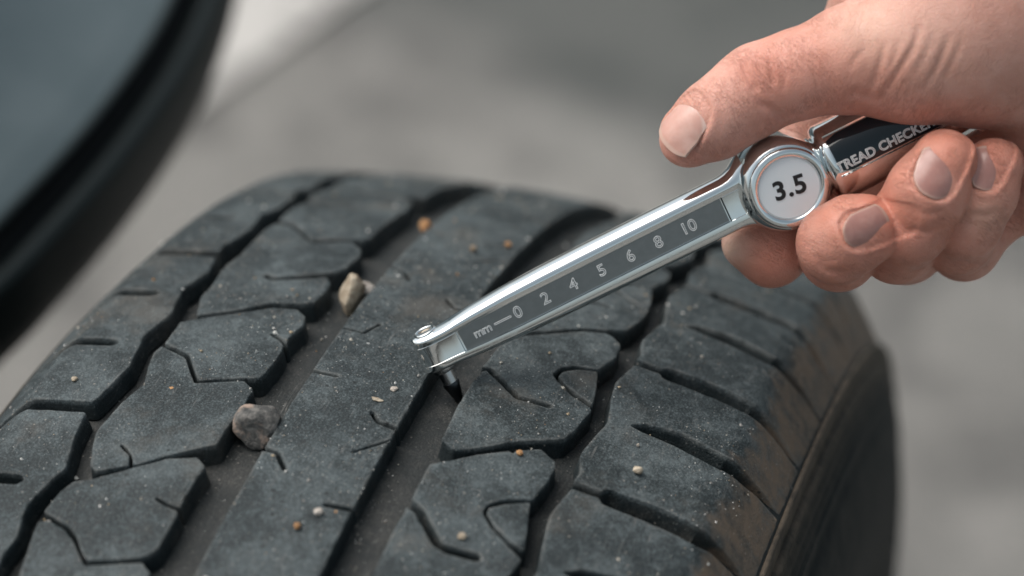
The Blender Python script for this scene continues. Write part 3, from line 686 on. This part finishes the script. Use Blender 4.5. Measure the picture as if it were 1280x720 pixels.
# ------------------------------------------------------------------ hand: one continuous skin surface, nails as its parts
def hand():
    import openvdb
    h = .45
    lo = np.array([28., -14., -46.]); hi = np.array([172., 92., 42.])
    dim = np.ceil((hi-lo)/h).astype(int)
    BIG = 6.
    def P(px, py, z): return PX(px, py, z)
    def rcone(pts, k=2.0):
        """chain of tapered capsules; returns (field, slices)"""
        pts = [(P(*a[:3]), a[3]) for a in pts]
        mn = np.min([c-r for c, r in pts], 0)-BIG-1; mx = np.max([c+r for c, r in pts], 0)+BIG+1
        i0 = np.clip(np.floor((mn-lo)/h).astype(int), 0, dim-1); i1 = np.clip(np.ceil((mx-lo)/h).astype(int), 1, dim)
        X = np.arange(i0[0], i1[0])*h+lo[0]; Y = np.arange(i0[1], i1[1])*h+lo[1]; Z = np.arange(i0[2], i1[2])*h+lo[2]
        X = X[:, None, None].astype('f'); Y = Y[None, :, None].astype('f'); Z = Z[None, None, :].astype('f')
        f = None
        for (a, ra), (b, rb) in zip(pts[:-1], pts[1:]):
            d = b-a; dd = float(d@d)
            t = np.clip(((X-a[0])*d[0]+(Y-a[1])*d[1]+(Z-a[2])*d[2])/dd, 0, 1)
            ts = t*t*(3-2*t)*.35+t*.65
            g = np.sqrt((X-a[0]-t*d[0])**2+(Y-a[1]-t*d[1])**2+(Z-a[2]-t*d[2])**2)-(ra+ts*(rb-ra))
            f = g if f is None else smin(f, g, k)
        return f, tuple(slice(a, b) for a, b in zip(i0, i1))
    def smin(a, b, k):
        if k <= 0: return np.minimum(a, b)
        q = np.maximum(k-np.abs(a-b), 0)/k
        return np.minimum(a, b)-q*q*k*.25
    W = np.full(dim, 2*BIG, 'f')
    def add(fs, k):
        f, sl = fs; W[sl] = smin(W[sl], f, k)
    # palm, heel of the thumb and wrist (mostly beyond the frame)
    add(rcone([(1130, -5, -22, 14), (1260, 0, -20, 17), (1400, -40, -14, 20), (1540, -80, -8, 24), (1700, -130, -6, 25)], 4), 0)
    add(rcone([(1330, 70, -26, 14), (1440, 60, -18, 16), (1540, -40, -10, 22)], 4), 8)
    add(rcone([(1300, 175, -14, 9), (1345, 150, -8, 13), (1440, 90, -8, 17)], 4), 6)
    add(rcone([(1225, 150, -19, 8), (1300, 175, -15, 11), (1380, 165, -10, 15), (1460, 110, -8, 18)], 4), 6)
    add(rcone([(1262, 250, -15, 7), (1300, 240, -14, 9), (1350, 190, -12, 12)], 3), 4)
    add(rcone([(1100, 0, -14, 11), (1160, 10, -6, 13), (1240, 20, 0, 16)], 4), 9)
    # thumb
    TH = [(861, 171, 5, 6.9), (893, 150, 6, 8.5), (930, 124, 6.5, 9.0), (952, 108, 6.5, 9.4), (1000, 92, 8, 9.6), (1065, 74, 8.5, 11.8), (1135, 62, 7, 16.5), (1210, 26, 3, 24.5), (1300, 14, -2, 27), (1400, -14, -5, 28)]
    add(rcone(TH, 3.), 5)
    # fingers, knuckle to tip
    IDX = [(1100, 15, -23, 10.5), (1030, 110, -22, 9.6), (985, 215, -20, 9.0), (985, 290, -15, 8.6), (964, 312, -12.5, 8.3), (936, 304, -10.5, 6.2)]
    MID = [(1195, 25, -26, 10.5), (1120, 180, -28, 9.8), (1062, 300, -19, 9.2), (1048, 315, -4, 8.6), (1046, 304, 6.5, 8.6), (1068, 292, 10.5, 8.5), (1086, 286, 11.5, 7.3)]
    RNG = [(1270, 40, -27, 10), (1200, 190, -28, 9.6), (1132, 305, -18, 9.0), (1122, 305, -4, 8.7), (1136, 280, 8, 8.9), (1160, 240, 13, 8.9), (1181, 206, 14, 7.8)]
    PKY = [(1345, 70, -24, 9.5), (1280, 215, -24, 8.8), (1205, 306, -14, 8.0), (1196, 298, -3, 7.8), (1208, 278, 5, 7.8), (1228, 240, 9.5, 7.6), (1243, 207, 10.5, 6.6)]
    fing = []
    for ch in (IDX, MID, RNG, PKY):
        fs = rcone(ch, 2.2); fing.append(fs)
    Fg = np.full(dim, 2*BIG, 'f')
    for f, sl in fing: Fg[sl] = smin(Fg[sl], f, .15)
    W[:] = smin(W, Fg, 4.)
    del Fg
    base = W.copy()
    ax = [np.arange(dim[i])*h+lo[i] for i in range(3)]
    def sample(A, p):
        q = (np.asarray(p)-lo)/h; i = np.clip(np.floor(q).astype(int), 0, dim-2); t = q-i; v = 0
        for a in (0, 1):
            for b in (0, 1):
                for c in (0, 1):
                    v = v+A[i[..., 0]+a, i[..., 1]+b, i[..., 2]+c]*(t[..., 0] if a else 1-t[..., 0])*(t[..., 1] if b else 1-t[..., 1])*(t[..., 2] if c else 1-t[..., 2])
        return v
    def sub(c, r):
        i0 = np.clip(((c-r-lo)/h).astype(int), 0, dim-1); i1 = np.clip(((c+r-lo)/h).astype(int)+1, 1, dim)
        return tuple(slice(a, b) for a, b in zip(i0, i1)), [ax[k][i0[k]:i1[k]] for k in range(3)]
    sm = lambda x, a, b: np.clip((x-a)/(b-a), 0, 1)**2*(3-2*np.clip((x-a)/(b-a), 0, 1))
    # nails: centre, direction to the tip, outward normal, half width, half length
    NAIL = []
    def nail(c, tip, nrm, hw, hl):
        c = P(*c); a = P(*tip)-c; a /= np.linalg.norm(a); n = np.array(nrm, float); n -= a*(n@a); n /= np.linalg.norm(n); b = np.cross(n, a)
        # drop the centre on the skin
        p = c+n*14
        for _ in range(80): p = p-n*np.clip(sample(base, p)*.8, -.5, 2)
        NAIL.append((p, a, b, n, hw, hl))
        sl, (X, Y, Z) = sub(p, 17)
        dx = [X[:, None, None]-p[0], Y[None, :, None]-p[1], Z[None, None, :]-p[2]]
        A = sum(d*v for d, v in zip(dx, a)); B = sum(d*v for d, v in zip(dx, b)); Nn = sum(d*v for d, v in zip(dx, n))
        # rounded footprint, straight towards the tip
        fx = np.abs(B)/hw; fa = np.where(A < 0, -A/hl, A/(hl+6))
        ex_ = np.where(A < 0, 2.7, 5.); e = (fx**ex_+np.maximum(fa, 0)**ex_)**(1/ex_)
        d = (e-1)*hw
        front = sm(Nn, -6.5, -3.5)
        bed = (1-sm(d, -.25, .25))*.45*front
        fold = np.exp(-((d-.75)/.62)**2)*.2*front*np.where(A > hl*.55, np.clip(1-(A-hl*.55)/3.0, 0, 1), 1)
        W[sl] += (bed-fold).astype('f')
    nail((866, 156, 9), (846, 174, 8), (-.50, .42, .76), 5.6, 6.4)
    nail((1086, 289, 20), (1120, 277, 18), (.10, -.28, .95), 4.3, 5.0)
    nail((1178, 214, 24), (1192, 184, 22), (.10, .05, .99), 5.1, 5.3)
    nail((1243, 206, 20), (1254, 180, 18), (.16, .08, .98), 4.1, 4.6)
    # creases: polylines seen on the skin, (px, py, z) with depth and width in mm
    def crease(pts, dep, wid, zr=9.):
        Q = [P(*q) for q in pts]
        c = np.mean(Q, 0); r = max(np.linalg.norm(q-c) for q in Q)+4
        sl, (X, Y, Z) = sub(c, np.array([r, r, r+zr]))
        X = X[:, None]; Y = Y[None, :]
        best = np.full((X.shape[0], Y.shape[1]), 99.); tot = 0; L = [0]
        for a, b in zip(Q[:-1], Q[1:]): L.append(L[-1]+np.linalg.norm((b-a)[:2]))
        tp = np.zeros_like(best)
        for i, (a, b) in enumerate(zip(Q[:-1], Q[1:])):
            d = (b-a)[:2]; t = np.clip(((X-a[0])*d[0]+(Y-a[1])*d[1])/(d@d+1e-9), 0, 1)
            g = np.hypot(X-a[0]-t*d[0], Y-a[1]-t*d[1]); m = g < best
            best = np.where(m, g, best); tp = np.where(m, (L[i]+t*(L[i+1]-L[i]))/L[-1], tp)
        prof = dep*np.exp(-(best/wid)**2)*np.sin(np.clip(tp, 0, 1)*PI)**.5 - dep*.16*np.exp(-((best-wid*2.0)/(wid*1.1))**2)*np.sin(np.clip(tp, 0, 1)*PI)
        zz = sm(Z, c[2]-zr, c[2]-zr+3)
        W[sl] += (prof[:, :, None]*zz[None, None, :]).astype('f')
    # thumb knuckle
    crease([(926, 76, 8), (930, 92, 12), (940, 106, 15), (947, 114, 15)], .55, .7)
    crease([(957, 62, 8), (961, 78, 13), (966, 95, 16), (967, 108, 16)], .45, .65)
    crease([(940, 70, 9), (946, 84, 13), (953, 98, 15)], .28, .6)
    crease([(914, 88, 9), (922, 101, 13), (930, 110, 14)], .22, .6)
    crease([(934, 118, 15), (944, 110, 15), (950, 128, 15), (958, 138, 14)], .25, .6)
    crease([(948, 128, 15), (962, 134, 16), (976, 146, 14), (984, 152, 12)], .5, .8)
    crease([(976, 84, 14), (980, 100, 16), (978, 116, 16)], .2, .6)
    # creases of the ball of the thumb
    crease([(1151, 30, 24), (1143, 58, 25), (1130, 80, 26), (1115, 106, 24), (1102, 126, 20)], .48, .7, 14)
    crease([(1168, 38, 26), (1160, 66, 27), (1148, 92, 27)], .2, .6, 14)
    crease([(1189, 40, 27), (1180, 70, 28), (1166, 100, 28), (1156, 114, 27)], .34, .65, 14)
    crease([(1205, 44, 27), (1196, 72, 28), (1184, 98, 28)], .2, .6, 14)
    crease([(1104, 52, 18), (1100, 76, 20), (1094, 98, 20), (1084, 118, 18)], .35, .8, 12)
    crease([(1122, 50, 20), (1118, 72, 22), (1110, 92, 22)], .22, .7, 12)
    crease([(1082, 60, 18), (1068, 74, 19), (1060, 90, 18)], .22, .7, 12)
    crease([(1058, 120, 18), (1072, 114, 19), (1090, 122, 18), (1104, 128, 17)], .4, .9, 12)
    # finger joints
    crease([(1022, 328, 12), (1036, 338, 12), (1056, 342, 10)], .4, .8)
    crease([(1018, 318, 12), (1030, 326, 13), (1044, 328, 13)], .2, .7)
    crease([(1118, 270, 16), (1134, 288, 18), (1160, 290, 18), (1178, 282, 16)], .45, .85)
    crease([(1126, 280, 16), (1140, 298, 17), (1160, 300, 17)], .25, .7)
    crease([(1140, 258, 20), (1158, 268, 21), (1178, 264, 20)], .2, .7)
    crease([(1196, 256, 14), (1212, 268, 15), (1232, 270, 15), (1246, 262, 13)], .4, .8)
    crease([(1200, 268, 14), (1214, 280, 14), (1232, 280, 14)], .22, .7)
    W[-2:] = 4; W[:, :, :1] = 4; W[:, -2:, :] = 4; np.clip(W, -4, 4, out=W)
    g = openvdb.FloatGrid(4.0); g.copyFromArray(np.ascontiguousarray(W)); 
    pts, tris, quads = g.convertToPolygons(0.0, 0.0) if hasattr(g, 'convertToPolygons') else (*[x for x in [g.convertToQuads(0.0)][0][:1]], np.zeros((0, 3), int), g.convertToQuads(0.0)[1])
    pts = np.asarray(pts, float)*h+lo
    # one light relaxation against stair-stepping
    nv = len(pts); quads = np.asarray(quads, int)
    for lam in (.5, -.52, .5, -.52):
        acc = np.zeros_like(pts); cnt = np.zeros(nv)
        for a, b in ((0, 1), (1, 2), (2, 3), (3, 0)):
            np.add.at(acc, quads[:, a], pts[quads[:, b]]); np.add.at(cnt, quads[:, a], 1)
            np.add.at(acc, quads[:, b], pts[quads[:, a]]); np.add.at(cnt, quads[:, b], 1)
        pts = pts+lam*(acc/np.maximum(cnt, 1)[:, None]-pts)
    # skin tone: blood towards the tips and joints, paler where pressed
    red = np.zeros(nv); pale = np.zeros(nv)
    for (c, r, a) in (((950, 320, -8), 10, 1.), ((1096, 272, 15), 9, .75), ((1050, 330, 5), 10, .5), ((1186, 196, 18), 9, .55), ((1140, 290, 14), 9, .3), ((1246, 196, 14), 8, .6), ((858, 180, 8), 9, .55), ((945, 100, 12), 9, .55), ((1070, 60, 15), 14, .35), ((1090, 100, 18), 12, .4), ((1010, 70, 14), 10, .25), ((1225, 270, 12), 8, .3)):
        red += a*np.exp(-(np.linalg.norm(pts-P(*c), axis=1)/r)**2)
    for (c, r, a) in (((912, 308, -8), 5, .9), ((1080, 40, 18), 9, .5), ((1160, 60, 26), 10, .2), ((1228, 268, 14), 5, .35)):
        pale += a*np.exp(-(np.linalg.norm(pts-P(*c), axis=1)/r)**2)
    world = np.array([G(*p) for p in pts])
    ctr = Vector(G(*P(1330, 60, -5)))
    root = empty('hand', ctr, 'bare hand gripping the chrome gauge, thumb along its top', 'hand')
    me = bpy.data.meshes.new('skin'); me.from_pydata(world.tolist(), [], quads.tolist()); me.update()
    at = me.attributes.new('blush', 'FLOAT', 'POINT'); at.data.foreach_set('value', np.clip(red, 0, 1).astype('f'))
    for nm, ac in (('fold_ball', (.905, -.425)), ('fold_thumb', (-.81, -.58)), ('fold_finger', (.42, .905))):
        al_ = np.array([-ac[1], ac[0]])
        co = np.stack([pts[:, 0]*ac[0]+pts[:, 1]*ac[1], (pts[:, 0]*al_[0]+pts[:, 1]*al_[1])*.16, pts[:, 2]*.3], 1)
        at = me.attributes.new(nm, 'FLOAT_VECTOR', 'POINT'); at.data.foreach_set('vector', co.astype('f').ravel())
    pxx = pts[:, 0]/(D0*1000-pts[:, 2])*FPX+640; pyy = 360-pts[:, 1]/(D0*1000-pts[:, 2])*FPX
    wf = np.clip((pyy-150-np.clip(1100-pxx, 0, 100)*.4)/20, 0, 1); wt = np.clip((1075-pxx)/50, 0, 1)*(1-wf); wb = (1-wf)*(1-wt)
    for nm, vv_ in (('w_ball', wb), ('w_thumb', wt), ('w_finger', wf)):
        at = me.attributes.new(nm, 'FLOAT', 'POINT'); at.data.foreach_set('value', vv_.astype('f'))
    at = me.attributes.new('pale', 'FLOAT', 'POINT'); at.data.foreach_set('value', np.clip(pale, 0, 1).astype('f'))
    m = N('skin')
    bl_ = m.n('Attribute', attribute_name='blush').outputs['Fac']; pa_ = m.n('Attribute', attribute_name='pale').outputs['Fac']
    c = m.mix(m.ramp(m.noise(95, 4, .6), .35, .68), (.555, .285, .22), (.64, .36, .29))
    c = m.mix(m.ramp(m.noise(230, 4, .65), .48, .76, 0, .32), c, (.52, .235, .175))
    c = m.mix(m.math('MULTIPLY', bl_, .75), c, (.60, .185, .12))
    c = m.mix(m.math('MULTIPLY', m.n('Attribute', attribute_name='w_finger').outputs['Fac'], m.ramp(m.noise(150, 3), .3, .7, .32, .62)), c, (.56, .215, .145))
    c = m.mix(m.math('MULTIPLY', pa_, .8), c, (.78, .58, .46))
    c = m.mix(m.ramp(m.noise(1300, 2), .62, .75, 0, .14), c, (.42, .18, .12))
    lines = None
    for nm, wn, fr in (('fold_ball', 'w_ball', .8), ('fold_thumb', 'w_thumb', 1.5), ('fold_finger', 'w_finger', 1.5)):
        ln = m.noise(fr, 5, .62, vec=m.n('Attribute', attribute_name=nm).outputs['Vector'], dist=.35)
        ln = m.math('MULTIPLY', m.ramp(m.math('ABSOLUTE', m.math('SUBTRACT', ln, .5)), 0, .05, 1, 0), m.n('Attribute', attribute_name=wn).outputs['Fac'])
        lines = ln if lines is None else m.math('ADD', lines, ln)
    lines = m.math('MULTIPLY', lines, m.ramp(m.noise(120, 2), .38, .6))
    c = m.mix(m.math('MULTIPLY', lines, .17), c, (.36, .14, .095))
    m.base(c); b = m.b
    b.inputs['Subsurface Weight'].default_value = .2; b.inputs['Subsurface Radius'].default_value = (1., .32, .16); b.inputs['Subsurface Scale'].default_value = .002
    m.rough(m.ramp(m.noise(500, 4), .35, .7, .42, .58)); b.inputs['Specular IOR Level'].default_value = .42
    # fine lines: criss-cross skin texture and lines across the digits
    m.bump(m.math('SUBTRACT', 1., lines), .00011, .8)
    vv = m.vor(1150, feat='DISTANCE_TO_EDGE'); m.bump(m.ramp(vv, 0, .14), .00007, .7)
    m.bump(m.noise(520, 5, .65), .00014, .6)
    skin = link('skin', me, m.m, root)
    # orientation check
    fn = np.array([tuple(p.normal) for p in list(me.polygons)[:4000:40]]); fc = np.array([tuple(p.center) for p in list(me.polygons)[:4000:40]])
    loc = np.array([np.array(MR.transposed() @ Vector(x-CAM)) for x in fc])*1000+np.array([0, 0, D0*1000])
    nl = np.array([np.array(MR.transposed() @ Vector(x)) for x in fn])
    if np.mean(sample(W, loc+nl*.6)-sample(W, loc-nl*.6)) < 0: me.flip_normals()
    # nails
    mn = N('nail'); ta = mn.n('Attribute', attribute_name='along').outputs['Fac']; ra = mn.n('Attribute', attribute_name='rim').outputs['Fac']
    c = mn.mix(mn.ramp(mn.noise(300, 3), .35, .7), (.56, .32, .265), (.62, .38, .32))
    th = mn.n('Attribute', attribute_name='thumb').outputs['Fac']
    c = mn.mix(th, mn.mix(mn.ramp(mn.noise(300, 3), .35, .7), (.33, .165, .14), (.385, .205, .175)), c)
    c = mn.mix(mn.math('MULTIPLY', th, mn.ramp(ta, .24, .14, 0, .5)), c, (.74, .60, .54))
    c = mn.mix(mn.ramp(ta, .91, .95, 0, .32), c, (.66, .54, .44))
    c = mn.mix(mn.ramp(ra, .88, 1.0, 0, .35), c, (.66, .50, .40))
    mn.base(c); mn.rough(.30); mn.b.inputs['Subsurface Weight'].default_value = .15; mn.b.inputs['Subsurface Radius'].default_value = (1, .4, .25); mn.b.inputs['Subsurface Scale'].default_value = .002
    mn.bump(mn.noise(900, 3), .00005, .6)
    for (p, a, b, n, hw, hl) in NAIL:
        V = []; F = []; nu, nvv = 25, 21; al = []; ri = []
        top = hl+1.1
        for i in range(nu):
            for j in range(nvv):
                u = -1+2*i/(nu-1); v = j/(nvv-1)
                # rounded root, gently rounded free edge
                aa = -hl*(1-.62*abs(u)**2.6)*(1-v)+top*(1-.16*u*u-.10*abs(u)**6)*v
                q = p+a*aa+b*(u*hw*.985*(.90+.10*min(1, v*2.2)))
                s0 = q+n*6.0
                for _ in range(40): s0 = s0-n*np.clip(sample(base, s0)*.7, -.4, 1.5)
                hgt = (s0-p)@n
                # beyond the flesh the nail runs on straight
                lim = -.5*(u*hw)**2/(hw*1.25)-.030*aa*aa
                hgt = max(min(hgt, lim+1.0), lim-1.2)*.45+lim*.55
                V.append(q+n*(hgt+.02)); al.append(v); ri.append(max(abs(u), abs(2*v-1) if v < .5 else 0))
        k = nu*nvv
        V += [q-n*.55 for q in V]
        al += al; ri += ri
        for i in range(nu-1):
            for j in range(nvv-1):
                s_ = i*nvv+j; F.append((s_, s_+nvv, s_+nvv+1, s_+1)); F.append((k+s_, k+s_+1, k+s_+nvv+1, k+s_+nvv))
        for i in range(nu-1):
            for j in (0, nvv-1):
                s_ = i*nvv+j; F.append((s_, s_+nvv, k+s_+nvv, k+s_))
        for j in range(nvv-1):
            for i in (0, nu-1):
                s_ = i*nvv+j; F.append((s_, s_+1, k+s_+1, k+s_))
        o = mk('nail', [G(*q) for q in V], F, mn.m, root, True, 50); recalc(o)
        at = o.data.attributes.new('along', 'FLOAT', 'POINT'); at.data.foreach_set('value', np.array(al, 'f'))
        at = o.data.attributes.new('thumb', 'FLOAT', 'POINT'); at.data.foreach_set('value', np.full(len(V), 1. if hw > 5.4 else 0., 'f'))
        at = o.data.attributes.new('rim', 'FLOAT', 'POINT'); at.data.foreach_set('value', np.array(ri, 'f'))
hand()
